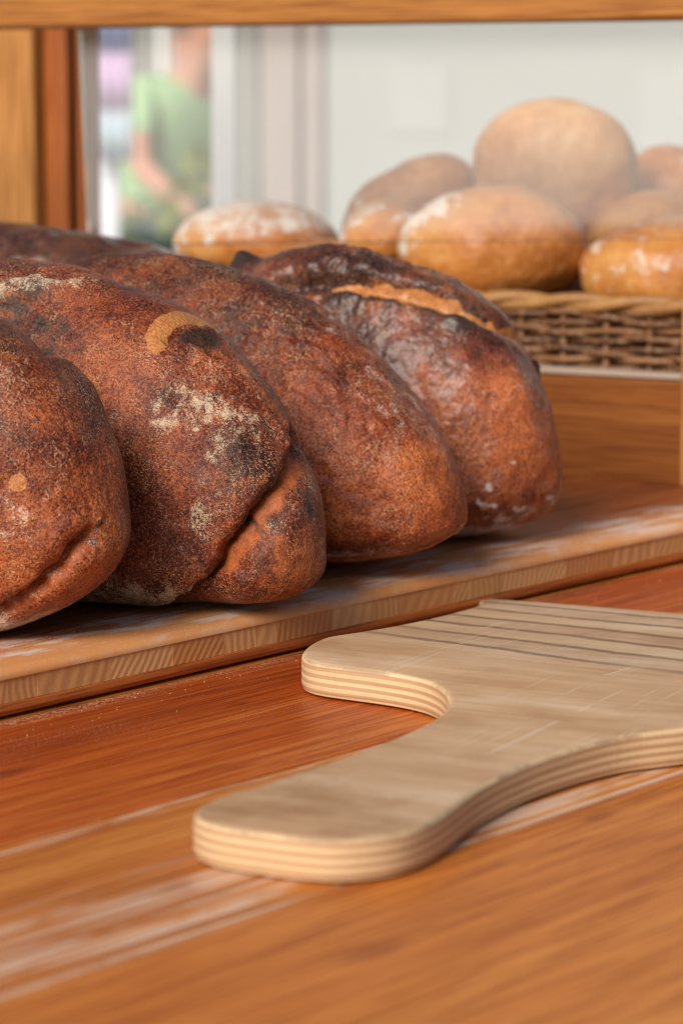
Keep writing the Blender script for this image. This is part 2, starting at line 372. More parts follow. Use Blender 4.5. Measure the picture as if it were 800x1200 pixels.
def person(loc, rz, label, shirt, trouser, hair, lean, armcol=None):
    p = empty('person', loc, rz); tag(p, label, 'person', None)
    k = lean
    hip = (0, 0, .86); ch = (0, -.16*k, 1.18); nk = (0, -.27*k, 1.36); hd = (0, -.36*k, 1.46); top = (0, -.40*k, 1.60)
    V = [hip, (0, -.06*k, 1.0), ch, nk, hd, top,
         (.10, 0, .80), (.11, -.02, .45), (.11, .0, .07), (.11, -.14, .035), (-.10, 0, .80), (-.11, -.02, .45), (-.11, .0, .07), (-.11, -.14, .035),
         (.19, -.20*k, 1.29), (.25, -.27*k-.02, 1.05), (.20, -.30*k-.22, .90), (.18, -.30*k-.30, .86), (-.19, -.20*k, 1.29), (-.25, -.27*k-.02, 1.05), (-.20, -.30*k-.22, .90), (-.18, -.30*k-.30, .86)]
    Ed = [(0, 1), (1, 2), (2, 3), (3, 4), (4, 5), (0, 6), (6, 7), (7, 8), (8, 9), (0, 10), (10, 11), (11, 12), (12, 13),
          (2, 14), (14, 15), (15, 16), (16, 17), (2, 18), (18, 19), (19, 20), (20, 21)]
    rd = [.14, .13, .15, .06, .085, .07, .09, .06, .045, .04, .09, .06, .045, .04, .06, .045, .034, .03, .06, .045, .034, .03]
    skin('body', V, Ed, rd, skinc, p)
    sv = [hip, (0, -.06*k, 1.0), ch, (0, -.25*k, 1.32), (.19, -.20*k, 1.29), (.23, -.25*k, 1.12), (-.19, -.20*k, 1.29), (-.23, -.25*k, 1.12)]
    skin('shirt', sv, [(0, 1), (1, 2), (2, 3), (2, 4), (4, 5), (2, 6), (6, 7)], [.17, .16, .185, .09, .085, .07, .085, .07], shirt, p)
    skin('trousers', [(0, 0, .87), (.10, 0, .78), (.11, -.02, .45), (.11, 0, .1), (-.10, 0, .78), (-.11, -.02, .45), (-.11, 0, .1)],
         [(0, 1), (1, 2), (2, 3), (0, 4), (4, 5), (5, 6)], [.16, .115, .08, .065, .115, .08, .065], trouser, p)
    ell('hair', (0, -.385*k+.02, 1.585), (.095, .105, .085), hair, p)
    return p
green = plain('shirt_green', (.38, .58, .33), .8, .1, .06); jean = plain('denim', (.10, .15, .24), .8, .1)
slate = plain('shirt_slate', (.24, .33, .40), .8, .1); fair = plain('hair_ginger', (.50, .22, .10), .7, .2); brown = plain('hair_grey', (.30, .24, .22), .7, .2)
pg = at(180, 107, 10.5); person((pg.x, 10.5, -1.0), R(38), 'person in a light green shirt bending over plants in the street', green, jean, fair, 1.0)
pg = at(238, 107, 13.0); person((pg.x, 13.0, -1.0), R(-20), 'person in a slate blue top standing behind the green shirt', slate, jean, brown, .3)
# plants for sale in front of them
leafm = []
for i, c in enumerate(((.075, .16, .04), (.14, .24, .05), (.30, .34, .05))):
    k = M('leaf_%s' % ('dark', 'mid', 'yellow')[i], .5, .4); n = k.noise(k.co(), 14, 3); k.set(color=k.ramp(n, [(.3, tuple(v*.6 for v in c)), (.7, c)])); leafm.append(k.m)
potm = plain('pot_terracotta', (.40, .24, .17), .8, .2)
def shrub(loc, r, h, mat, label):
    p = empty('potted_shrub', loc); tag(p, label, 'plant', 'potted plants on the street')
    bm = bmesh.new()
    for i in range(150):
        d = Vector((random.gauss(0, 1), random.gauss(0, 1), random.gauss(0, 1))).normalized()*random.uniform(.45, 1)**.5
        c = Vector((d.x*r, d.y*r, .34+h/2+d.z*h/2)); s = random.uniform(.03, .06)
        q = Matrix.Rotation(random.uniform(0, 6.3), 3, 'Z') @ Matrix.Rotation(random.uniform(-1.2, 1.2), 3, 'X')
        v = [bm.verts.new(c+q@Vector(a)*s) for a in ((-.4, 0, 0), (0, -.9, .1), (.4, 0, 0), (0, .9, -.1))]; bm.faces.new(v)
    f = from_bm('foliage', bm, mat, p); f['kind'] = 'stuff'
    tube('stem', [(0, 0, .24), (.01, 0, .34+h*.5)], [.02, .01], potm, p)
    bm = bmesh.new(); bmesh.ops.create_cone(bm, cap_ends=True, segments=20, radius1=.10, radius2=.15, depth=.28)
    o = from_bm('pot', bm, potm, p); o.location = (0, 0, .14)
for px, D, r, h, mi, lb in ((152, 9.0, .17, .62, 0, 'dark green potted shrub beside the pale tent pole'), (205, 9.3, .19, .72, 1, 'mid green potted shrub in front of the green shirt'),
                        (238, 8.6, .14, .86, 2, 'yellow green potted shrub next to the white door post'), (178, 8.4, .15, .50, 0, 'low dark potted shrub between the taller ones')):
    q = at(px, 107, D); shrub((q.x, D, -1.0), r, h, leafm[mi], lb)
far = empty('far_house', (at(185, 107, 30).x, 30, -1.0)); tag(far, 'blurred greyish pink house at the end of the street', 'building')
box('wall', (-3.5, 0, 0), (3.5, 4, 5.5), plain('far_wall', (.50, .42, .38), .9, .1), far, .01)
for i in range(3):
    f = empty('window', (-2+i*1.6, 0, 0), 0, far); box('frame', (-.5, -.05, 1.0), (.5, -.001, 2.3), whitep, f, .01); box('pane', (-.42, -.06, 1.08), (.42, -.051, 2.22), facade3, f, .002)
bm = bmesh.new()
pv = [(-3.8, -.4, 5.4), (3.8, -.4, 5.4), (3.8, 4.4, 5.4), (-3.8, 4.4, 5.4), (-3.8, 2, 7.6), (3.8, 2, 7.6)]
pv = [bm.verts.new(v) for v in pv]
for f in ((0, 1, 5, 4), (2, 3, 4, 5), (0, 4, 3), (1, 2, 5), (0, 3, 2, 1)): bm.faces.new([pv[i] for i in f])
from_bm('roof', bm, potm, far)

# =============================================================== BASKET STAND, BASKET
stand = empty('basket_crate', P0+Vector((0, 0, ZS-.0002)), WINR)
tag(stand, 'amber wooden crate with a pale top strip round the wicker basket', 'crate')
xl, xr, yb = -.47, .30, .33
box('front_panel', (xl, 0, 0), (.0495, .014, .074), pinedk.m, stand, .0015)
box('front_panel', (.0805, 0, 0), (xr, .014, .074), pinedk.m, stand, .0015)
strp = plain('floury_strip', (.36, .28, .22), .7, .2, .15, 30)
box('top_strip', (xl, -.001, .0745), (.0495, .015, .0785), strp, stand, .001); box('top_strip', (.0805, -.001, .0745), (xr, .015, .0785), strp, stand, .001)
box('corner_post', (.050, -.008, 0), (.080, .020, .140), pinev.m, stand, .002)
box('back_panel', (xl, yb, 0), (xr, yb+.014, .078), pined.m, stand, .0015)
box('end_panel', (xl-.0145, 0, 0), (xl-.0005, yb+.014, .078), pined.m, stand, .0015); box('end_panel', (xr+.0005, 0, 0), (xr+.0145, yb+.014, .078), pined.m, stand, .0015)

wick = M('wicker', .55, .35); n1 = wick.noise(wick.co((1, 1, 1), rand=4), 30, 4); n2 = wick.noise(wick.co(rand=9), 260, 3)
wick.set(color=wick.mix(wick.step(n2, .45, .75), wick.ramp(wick.math('ADD', wick.math('MULTIPLY', n1, .6), wick.math('MULTIPLY', wick.rnd(), .4)),
         [(.3, (.075, .029, .012)), (.5, (.15, .060, .021)), (.7, (.25, .115, .045))]), (.28, .155, .08)))
wick.bump((n2, .3, .001))
rimm = M('wicker_rim', .5, .35); n1 = rimm.noise(rimm.co((1, 1, 1)), 40, 4); rimm.set(color=rimm.ramp(n1, [(.3, (.26, .115, .035)), (.7, (.42, .22, .08))])); rimm.bump((n1, .3, .002))
bask = empty('wicker_basket', P0+Vector((.51, .86, 0))*.018+Vector((0, 0, ZS)), WINR)
tag(bask, 'brown woven wicker basket heaped with pale round loaves', 'basket')
bx0, bx1, by0, by1 = -.455, .285, .010, .295
def ringpath(inset, z, step=.01):
    """Points round the basket's rounded rectangle."""
    x0, x1, y0, y1 = bx0+inset, bx1-inset, by0+inset, by1-inset; r = .035; P = []
    for cx, cy, a0 in ((x1-r, y0+r, -90), (x1-r, y1-r, 0), (x0+r, y1-r, 90), (x0+r, y0+r, 180)):
        for k in range(7): a = R(a0+k*15); P.append(Vector((cx+r*math.cos(a), cy+r*math.sin(a), z)))
    Q = []
    for i in range(len(P)):
        a, b = P[i], P[(i+1) % len(P)]; m = max(1, round((b-a).length/step))
        for j in range(m): Q.append(a.lerp(b, j/m))
    return Q
base = ringpath(0, 0, .0055); L = [0]
for i in range(len(base)): L.append(L[-1]+(base[(i+1) % len(base)]-base[i]).length)
NST = 2*round(L[-1]/.034/2)
for r in range(26):
    z = .008+r*.0044; pts = []
    for i, p in enumerate(base):
        q = base[(i+1) % len(base)]; t = (q-base[i-1]).normalized(); nrm = Vector((t.y, -t.x, 0))
        ph = L[i]/L[-1]*NST*math.pi + r*math.pi
        pts.append(p+nrm*(.0036*math.cos(ph)+random.uniform(-.0005, .0005))+Vector((0, 0, z+.0012*math.sin(L[i]*31+r*2.1)+random.uniform(-.0006, .0006))))
    tube('weaver', pts, .0023+.0005*random.random(), wick.m, bask, 6, True)
stake = None
for k in range(NST):
    l = (k+.0)/NST*L[-1]; i = max(j for j in range(len(base)) if L[j] <= l); p = base[i].lerp(base[(i+1) % len(base)], (l-L[i])/(L[i+1]-L[i]))
    if stake is None: stake = tube('stake', [(0, 0, .002), (0, 0, .122)], .0028, wick.m, bask, 6); o = stake
    else: o = stake.copy(); COL.objects.link(o); o.parent = bask
    o.location = (p.x, p.y, 0)
rp = ringpath(0, .1235, .007)
for s in range(2):
    pts = []
    for i, p in enumerate(rp):
        t = (rp[(i+1) % len(rp)]-rp[i-1]).normalized(); nrm = Vector((t.y, -t.x, 0)); a = i*.42+s*math.pi
        pts.append(p+nrm*.0032*math.cos(a)+Vector((0, 0, .0030*math.sin(a))))
    tube('rim', pts, .0046, rimm.m, bask, 8, True)
box('basket_floor', (bx0+.008, by0+.008, .0005), (bx1-.008, by1-.008, .006), wick.m, bask, .002)

# =============================================================== LOAVES
def cubesphere(N):
    t = np.tan(np.linspace(-1, 1, N)*np.pi/4); A, B = np.meshgrid(t, t); A = A.ravel(); B = B.ravel(); O = np.ones_like(A)
    V = np.concatenate([np.stack(s, -1) for s in [(O, A, B), (-O, B, A), (B, O, A), (A, -O, B), (A, B, O), (B, A, -O)]])
    V /= np.linalg.norm(V, axis=1, keepdims=True)
    i, j = np.meshgrid(np.arange(N-1), np.arange(N-1)); q = (j*N+i).ravel()
    F = np.stack([q, q+1, q+N+1, q+N], -1); F = np.concatenate([F+k*N*N for k in range(6)])
    key = np.round(V*1e5).astype(np.int64); key = key[:, 0]*4000000007 + key[:, 1]*200003 + key[:, 2]
    _, first, inv = np.unique(key, return_index=True, return_inverse=True)
    return V[first], inv[F]
_cs = {}
def loaf_form(D, a, b, h, zc, n, m, kz=0, ky=0):
    x, y, z = D.T
    s = ((abs(x)**m+abs(y)**m)**(n/m)+abs(z)**n)**(-1/n)
    X, Y, Z = x*s, y*s, z*s
    Z = np.where(Z > 0, Z*(h-zc)*(1+kz*X), Z*zc*1.25); e = .006
    zz = Z+zc; Z = .5*(zz+np.sqrt(zz*zz+e*e))                # soft contact with the board
    Y = Y*b*(1+ky*X); X = X*a
    return np.stack([X, Y, Z], -1)
class Loaf:
    def __init__(s, N, form, seed):
        if N not in _cs: _cs[N] = cubesphere(N)
        s.D, s.F = _cs[N]; s.form = form; s.V = loaf_form(s.D, *form); s.seed = seed
        V = s.V; a = np.cross(V[s.F[:, 2]]-V[s.F[:, 0]], V[s.F[:, 3]]-V[s.F[:, 1]])
        if (a*V[s.F].mean(1)-0).sum() < 0: s.F = s.F[:, ::-1]
        s.normals(); s.V0 = s.V.copy(); s.N0 = s.Nn.copy(); s.disp = np.zeros(len(V)); s.W = None
        s.A = {k: np.zeros(len(V)) for k in ('burst', 'char', 'flour', 'tone', 'tan')}
    def normals(s):
        V = s.V; f = np.cross(V[s.F[:, 2]]-V[s.F[:, 0]], V[s.F[:, 3]]-V[s.F[:, 1]]); n = np.zeros_like(V)
        for k in range(4):
            for c in range(3): n[:, c] += np.bincount(s.F[:, k], f[:, c], len(V))
        c = np.array([0, 0, s.form[3]]); sg = np.sign((n*(V-c)).sum()); n *= sg
        if sg < 0: s.F = s.F[:, ::-1]
        s.Nn = n/np.maximum(np.linalg.norm(n, axis=1, keepdims=True), 1e-12)
    def pos(s, dirs): return loaf_form(np.array(dirs, float), *s.form)
    def near(s, d, sig, warp=.9):                                  # gaussian round a point given as a direction
        p = s.pos([d])[0]
        if s.W is None: s.W = np.stack([fbm(s.V0, 75, 3, .6, off=s.seed*2+i*7.7) for i in range(3)], -1)
        return np.exp(-((s.V0+s.W*sig*warp-p)**2).sum(1)/(2*sig*sig))
    def line(s, dirs, wob=.0, wsc=60):
        """distance to a polyline on the crust, its signed side, and how far along (0..1)"""
        P = s.pos(dirs); best = np.full(len(s.V0), 1e9); side = np.zeros(len(s.V0)); par = np.zeros(len(s.V0))
        V = s.V0
        if wob: V = V+wob*np.stack([fbm(s.V0, wsc, 3, off=s.seed+i*9.1) for i in range(3)], -1)
        for i in range(len(P)-1):
            d = P[i+1]-P[i]; t = np.clip(((V-P[i])@d)/(d@d), 0, 1); r = V-P[i]-t[:, None]*d; q = np.sqrt((r*r).sum(1))
            k = q < best; best[k] = q[k]; sd = np.sign((np.cross(d, r)*s.N0).sum(1)); side[k] = sd[k]; par[k] = ((i+t)/(len(P)-1))[k]
        return best, best*side, par
    def put(s, k, v): s.A[k] = np.clip(np.maximum(s.A[k], v), 0, 1)
    def build(s, name, mat, loc, rz, label, cat, group, tilt=None, parent=None):
        V = s.V0+s.N0*s.disp[:, None]; V[:, 2] = np.maximum(V[:, 2], s.V0[:, 2].min())
        me = bpy.data.meshes.new(name); nv, nf = len(V), len(s.F)
        me.vertices.add(nv); me.vertices.foreach_set('co', V.ravel()); me.loops.add(nf*4); me.loops.foreach_set('vertex_index', s.F.ravel().astype(np.int32))
        me.polygons.add(nf); me.polygons.foreach_set('loop_start', np.arange(0, nf*4, 4, dtype=np.int32)); me.polygons.foreach_set('use_smooth', np.ones(nf, bool))
        me.update(calc_edges=True)
        for k, v in s.A.items():
            at_ = me.attributes.new(k, 'FLOAT', 'POINT'); at_.data.foreach_set('value', v.astype(np.float32))
        o = link(name, me, mat); o.location = loc; o.rotation_euler = (*(tilt or (0, 0)), rz)
        if label: tag(o, label, cat, group)
        return o
def crust(name, dark, mid, hi, speck=.6, rough=.5, seed=0., blot=.8, gloss=0., floury=(.62, .53, .44), burstc=((.40, .12, .03), (.60, .28, .09)), bumps=1., soft=False):
    k = M(name, rough, .35 if soft else .24); o = (seed, seed*1.7, seed*.6)
    v = k.co(loc=o)
    n1 = k.noise(v, 13, 5, .55, .6); n2 = k.noise(v, 120, 5, .66); n3 = k.noise(v, 520 if soft else 760, 3, .65); n4 = k.noise(v, 1050, 2, .6); pat = k.noise(v, 34, 4, .6)
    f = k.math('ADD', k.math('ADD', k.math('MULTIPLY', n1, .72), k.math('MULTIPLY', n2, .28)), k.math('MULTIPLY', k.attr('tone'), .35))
    c = k.ramp(f, [(.34, dark), (.50, mid), (.66, hi)])
    if not soft:
        wv_ = k.N.new('ShaderNodeVectorMath'); wv_.operation = 'ADD'; nv = k.N.new('ShaderNodeTexNoise'); k.L.new(v, nv.inputs['Vector']); nv.inputs['Scale'].default_value = 60; nv.inputs['Detail'].default_value = 3
        sv_ = k.N.new('ShaderNodeVectorMath'); sv_.operation = 'SCALE'; k.L.new(nv.outputs['Color'], sv_.inputs[0]); sv_.inputs['Scale'].default_value = .022
        k.L.new(v, wv_.inputs[0]); k.L.new(sv_.outputs[0], wv_.inputs[1])
        vo = k.N.new('ShaderNodeTexVoronoi'); vo.feature = 'DISTANCE_TO_EDGE'; k.L.new(wv_.outputs[0], vo.inputs['Vector']); vo.inputs['Scale'].default_value = 95
        crk = k.math('MULTIPLY', k.step(vo.outputs['Distance'], .085, .01), k.step(k.noise(v, 26, 4, .65), .50, .64))
        n5 = k.noise(v, 34, 6, .74, .5)
        c = k.mix(k.math('MULTIPLY', k.step(n5, .50, .34), blot), c, k.mix(1., c, (.30, .22, .23), 'MULTIPLY'))     # scorched blotches
        c = k.mix(k.math('MULTIPLY', k.step(n5, .54, .68), blot*.8), c, hi)
        c = k.mix(k.math('MULTIPLY', k.step(n3, .51, .40), .78), c, k.mix(1., c, (.28, .20, .20), 'MULTIPLY'))     # dark pores
        c = k.mix(k.math('MULTIPLY', k.step(n3, .555, .65), .38), c, (.50, .19, .065))
        c = k.mix(k.math('MULTIPLY', k.step(n4, .565, .64), k.math('MULTIPLY', k.step(pat, .42, .66), speck)), c, (.52, .30, .16))  # flour grains
    else:
        c = k.mix(k.math('MULTIPLY', k.step(pat, .40, .66), .28), c, k.mix(1., c, (.70, .52, .38), 'MULTIPLY'))
        c = k.mix(k.math('MULTIPLY', k.step(n2, .52, .66), .2), c, (.68, .44, .20))
    if not soft:
        c = k.mix(k.math('MULTIPLY', k.math('MULTIPLY', crk, k.step(n3, .40, .60)), .40), c, (.52, .32, .18))
        dst = k.math('MULTIPLY', k.step(k.noise(v, 48, 6, .75), .53, .70), k.step(n4, .47, .60))
        c = k.mix(k.math('MULTIPLY', dst, speck*.62), c, (.56, .40, .26))
    bu = k.attr('burst'); ch = k.attr('char'); fl = k.attr('flour')
    bc = k.ramp(k.math('ADD', k.math('MULTIPLY', n2, .6), k.math('MULTIPLY', n3, .4)), [(.35, burstc[0]), (.62, burstc[1])])
    c = k.mix(k.step(k.math('ADD', bu, k.math('MULTIPLY', k.math('SUBTRACT', n2, .5), .5)), .35, .65), c, bc)
    c = k.mix(k.step(k.math('ADD', k.attr('tan'), k.math('MULTIPLY', k.math('SUBTRACT', n2, .5), .5)), .35, .65), c, k.ramp(n3, [(.38, (.31, .105, .028)), (.62, (.50, .21, .066))]))
    chf = k.step(k.math('ADD', ch, k.math('MULTIPLY', k.math('SUBTRACT', n2, .5), .7)), .35, .75)
    c = k.mix(k.math('MULTIPLY', chf, .9), c, k.ramp(n3, [(.4, (.016, .009, .007)), (.6, (.06, .032, .021))]))
    flf = k.step(k.math('ADD', fl, k.math('ADD', k.math('MULTIPLY', k.math('SUBTRACT', n2, .5), 1.1), k.math('MULTIPLY', k.math('SUBTRACT', n4 if not soft else pat, .5), .9 if not soft else 1.6))), .42, .85)
    c = k.mix(k.math('MULTIPLY', flf, .85), c, floury)
    k.set(color=c, rough=k.ramp(n2, [(.3, rough*.85), (.7, min(1, rough*1.25))]))
    k.b.inputs['Sheen Weight'].default_value = .0 if soft else .03; k.b.inputs['Sheen Roughness'].default_value = .45; k.b.inputs['Sheen Tint'].default_value = (1, .86, .72, 1)
    if gloss: k.b.inputs['Coat Weight'].default_value = gloss; k.b.inputs['Coat Roughness'].default_value = .28
    if not soft: k.bump((crk, .35, .0012), (n4, .3*bumps, .0008), (n3, .5*bumps, .0011), (n2, .05*bumps, .003))
    else: k.bump((n4, .3*bumps, .0008), (n3, .5*bumps, .0011), (n2, .05*bumps, .003))
    return k.m

ROW = 'dark loaves in a row on the board'
DK, MD, HI = (.030, .009, .007), (.195, .037, .012), (.47, .120, .028)
def rough_up(L, lump=.0030, mid=.00028, fine=.00016, wr=None):
    o = L.seed*3.3
    L.disp += lump*fbm(L.V0, 15, 2, off=o)+mid*fbm(L.V0, 55, 3, off=o+5)+fine*fbm(L.V0, 330, 3, .6, off=o+8)
    if wr:                                                # patches of shallow wrinkles
        for d, sig, amp in wr:
            g = L.near(d, sig, .4); L.disp += g*amp*(1-2*np.abs(fbm(L.V0*np.array([1, 1, .6]), 95, 3, off=o)))
def gap(L, dirs, width, depth, wob=.003):                 # open fissure
    d, sd, t = L.line(dirs, wob); fade = sstep(0, .15, t)*sstep(1, .85, t) if True else 1
    e = np.exp(-(d/width)**2)*fade; L.disp -= depth*e; return e, sd, t
NL = 190
# --- A: the loaf cut by the left edge of the photo
A = Loaf(NL, (.1804, .066, .1804, .0592, 2.0626, 2.3965, .0237, .0002), 2.)
rough_up(A, wr=[((.957, -.248, .149), .03, .0007)])
d, sd, t = A.line([(.53, -.56, .63), (.614, -.463, .639), (.693, -.33, .641), (.753, -.092, .651), (.754, .128, .644), (.744, .307, .594), (.776, .334, .50)], .002)
A.disp += np.where(sd < 0, .0042*np.exp(-(d/.014)**1.5), -.0075*np.exp(-(d/.018)**2))
A.put('burst', np.where(sd > 0, .95*np.exp(-(d/.013)**3), 0)); A.put('char', np.where(sd < 0, .40*np.exp(-d/.005), 0)); A.put('char', .5*np.exp(-((d-.024)/.007)**2)*(sd > 0))
d, sd, t = A.line([(.984, -.16, .02), (.94, -.324, -.102), (.875, -.409, -.257), (.771, -.444, -.457), (.655, -.462, -.597)], .002)
A.disp -= .0085*np.exp(-(d/.0036)**2)*sstep(0, .12, t); A.put('char', .62*np.exp(-(d/.0022)**2)*sstep(.05, .2, t)); A.disp += .0015*np.exp(-((d-.011)/.006)**2)*sstep(0, .12, t)
A.put('burst', 1.1*np.exp(-(d/.006)**4)*sstep(0, .08, t)); A.put('char', .7*A.near((.975, -.20, .03), .008))
A.put('tan', 1.2*np.exp(-(((A.V0-A.pos([(.798, -.571, .195)])[0])**2).sum(1)/.0046**2)**3)); A.put('flour', .42*np.exp(-(d/.012)**2)*(sd > 0))
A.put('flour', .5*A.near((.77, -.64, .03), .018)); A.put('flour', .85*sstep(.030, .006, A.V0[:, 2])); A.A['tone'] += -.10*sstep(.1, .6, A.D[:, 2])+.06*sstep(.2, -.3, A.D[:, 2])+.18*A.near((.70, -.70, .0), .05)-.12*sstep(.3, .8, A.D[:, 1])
cA = crust('crust_left', DK, (.195, .041, .014), (.46, .122, .032), .75, .40, 3.1, blot=.6, burstc=((.16, .030, .010), (.40, .105, .028)))
A.build('dark_loaf', cA, (-.2684, 1.5622, ZS), -.5368, 'dark crusty loaf cut off by the left edge, with a small pale dot', 'bread', ROW)
# --- B: the focused loaf with the burst lobe at its end
B = Loaf(NL+40, (.1967, .066, .1821, .0281, 2.3052, 2.2942, -.0409, -.003), 5.)
rough_up(B, wr=[((.759, -.392, .521), .03, .0008), ((.1, -.49, .865), .03, .001)])
fl = [(.880, .19, .47), (.898, .104, .427), (.927, -.101, .361), (.913, -.288, .288), (.888, -.401, .224), (.864, -.475, .164), (.824, -.558, .095), (.817, -.576, .035), (.762, -.608, -.224), (.658, -.547, -.518)]
d, sd, t = B.line(fl, .0020, 70)
B.disp += np.where(sd < 0, .0022*np.exp(-(d/.020)**1.4), -.0085*np.exp(-(d/.012)**1.3))*sstep(0, .06, t)
B.disp -= .0045*np.exp(-(d/.0022)**2)*sstep(0, .1, t); B.put('char', .6*np.exp(-(d/.0018)**2))
lob = B.near((.955, -.22, .02), .026, 0); B.disp += .0075*lob*(sd > 0)*sstep(.003, .02, d)
B.put('burst', np.where(sd > 0, 1.0*np.exp(-(d/.013)**2)*sstep(.05, .2, t)*sstep(1.0, .72, t), 0)); B.put('char', np.where(sd < 0, .55*np.exp(-d/.003), 0))
B.put('burst', .52*lob*(sd > 0)); B.disp += .0009*fbm(B.V0, 45, 2, .5, off=3.)*lob*(sd > 0); B.put('char', .75*B.near((.977, -.029, .212), .009))
B.put('char', .8*B.near((.864, -.475, .164), .006))
cr = [(.576, -.417, .703), (.557, -.361, .747), (.567, -.227, .792), (.587, .008, .809), (.623, .136, .77)]
cf = [(.592, -.39, .704), (.609, -.30, .735), (.618, -.19, .763), (.640, -.038, .770), (.675, .06, .735)]
d1, s1, t1 = B.line(cr, .0012); d2, s2, t2 = B.line(cf, .0012)
cres = np.exp(-(d1/.0056)**4)*(s2 > 0); B.put('tan', 1.2*cres); B.disp += np.where(s2 < 0, .0042*np.exp(-(d2/.009)**1.6), -.0038*np.exp(-(d2/.005)**2))*sstep(0, .1, t2)*sstep(1, .85, t2)
B.put('char', 1.0*np.exp(-(((B.V0-B.pos([(.655, -.17, .735)])[0])/np.array([.018, .018, .005]))**2).sum(1))*(s2 < 0))
e, sd3, t3 = gap(B, [(.668, -.215, .713), (.716, -.112, .689), (.756, -.012, .654), (.817, .024, .576), (.873, .026, .487), (.905, .05, .41)], .0026, .0090, .002)
B.put('char', .95*e); B.put('burst', .5*np.exp(-((sd3-.005)/.003)**2)); B.disp += .002*np.exp(-((sd3+.005)/.004)**2)
for q, sg, am in (((.653, -.521, .55), .011, .55), ((.70, -.46, .535), .011, .58), ((.759, -.392, .521), .010, .62), ((.668, -.586, .459), .009, .5), ((.794, -.45, .41), .009, .5), ((.761, -.624, .176), .013, .42), ((.80, -.33, .50), .014, .4)): B.put('flour', (am+.16)*B.near(q, sg))
B.put('flour', .62*sstep(.045, .008, B.V0[:, 2])*(sd < 0)); B.put('flour', .5*sstep(.012, .002, B.V0[:, 2]))
B.put('char', .8*B.near((.17, -.57, .80), .022)); B.put('char', .6*B.near((.28, -.63, .72), .024))
d4, s4, t4 = B.line([(-.15, -.50, .85), (.1, -.491, .865), (.18, -.357, .917), (.259, -.339, .904), (.337, -.206, .919)], .004)
B.disp += np.where(s4 < 0, .005, -.003)*np.exp(-(d4/.011)**2); B.put('flour', .62*np.exp(-(d4/.012)**2)*(s4 < 0)); B.put('flour', .45*np.exp(-(d4/.02)**2))
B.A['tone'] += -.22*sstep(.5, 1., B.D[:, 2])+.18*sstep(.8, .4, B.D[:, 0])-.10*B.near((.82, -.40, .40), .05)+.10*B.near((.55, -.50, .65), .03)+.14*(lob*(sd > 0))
cB = crust('crust_burst', DK, (.175, .034, .013), (.42, .104, .027), .8, .40, 7.7, floury=(.56, .44, .30), burstc=((.19, .037, .012), (.42, .12, .034)))
B.build('dark_loaf', cB, (-.1841, 1.6571, ZS), -.5508, 'dark floury loaf with a tan crescent scar and a burst reddish lobe at its end', 'bread', ROW)
# --- C: the smooth big loaf
Cc = Loaf(NL, (.1972, .066, .1804, .0327, 1.844, 2.3477, -.1049, -.001), 8.)
rough_up(Cc, .003, .0009, .00025, wr=[((.563, -.379, .734), .028, .0009), ((.471, -.298, .83), .025, .0007), ((.64, -.70, .28), .028, .0008)])
d, sd, t = Cc.line([(1.0, .25, -.05), (.988, .108, -.114), (.913, -.198, -.356), (.777, -.414, -.475), (.63, -.531, -.567)], .002)
Cc.put('flour', .75*np.exp(-((d)/.0028)**2)); Cc.put('burst', .5*np.exp(-((d-.006)/.004)**2)*(sd > 0)); Cc.disp -= .002*np.exp(-(d/.003)**2); Cc.put('flour', .85*(sd < 0)*sstep(.035, .004, Cc.V0[:, 2]))
Cc.put('flour', .36*Cc.near((.79, -.55, .15), .03)); Cc.put('flour', .3*Cc.near((.5, -.33, .8), .03)); Cc.put('flour', .5*Cc.near((.85, .15, .5), .04)); Cc.put('flour', .46*Cc.near((.60, .10, .79), .03))
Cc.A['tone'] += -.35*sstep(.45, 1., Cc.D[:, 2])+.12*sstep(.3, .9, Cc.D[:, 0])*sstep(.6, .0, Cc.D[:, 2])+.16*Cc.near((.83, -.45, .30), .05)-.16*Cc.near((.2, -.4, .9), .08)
cC = crust('crust_smooth', (.055, .014, .009), (.245, .047, .014), (.54, .144, .034), .75, .36, 12.4, blot=.4)
Cc.build('dark_loaf', cC, (-.1021, 1.7692, ZS), -.5507, 'smooth red brown loaf between the burst loaf and the slashed loaf', 'bread', ROW)
# --- D: the slashed loaf next to the basket
Dd = Loaf(NL, (.1538, .066, .1733, .035, 2.1488, 2.3535, .0071, -.0019), 11.)
rough_up(Dd, .003, .001, .00025, wr=[((.245, -.212, .946), .03, .0014), ((.06, -.42, .91), .03, .0012)])
d, sd, t = Dd.line([(-.05, -.56, .82), (.122, -.556, .822), (.291, -.536, .792), (.453, -.44, .775), (.565, -.349, .747), (.655, -.26, .709), (.735, -.10, .67), (.77, .06, .63), (.78, .25, .57)], .002)
Dd.disp += np.where(sd > 0, .006*sstep(.006, .016, d)*np.exp(-((d-.014)/.035)**2), .0035*np.exp(-(d/.009)**1.6))-.006*np.exp(-((sd-.006)/.008)**2)
Dd.put('burst', 1.1*np.exp(-((sd-.005)/(.0068*(1+.45*fbm(Dd.V0, 60, 3))*sstep(.02, .35, t)+.0004))**4)*sstep(.05, .2, t)); Dd.put('char', .62*np.exp(-((sd+.003)/.0035)**2)*sstep(1, .6, t))
kb = Dd.near((.625, -.35, .70), .007, .5); Dd.disp += .003*kb; Dd.put('char', 1.1*kb)
kb = Dd.near((-.397, -.13, .905), .006, .3); Dd.disp += .0125*kb; Dd.put('char', 1.3*np.minimum(1, kb*1.5))
Dd.put('char', .5*Dd.near((.72, -.62, .25), .02))
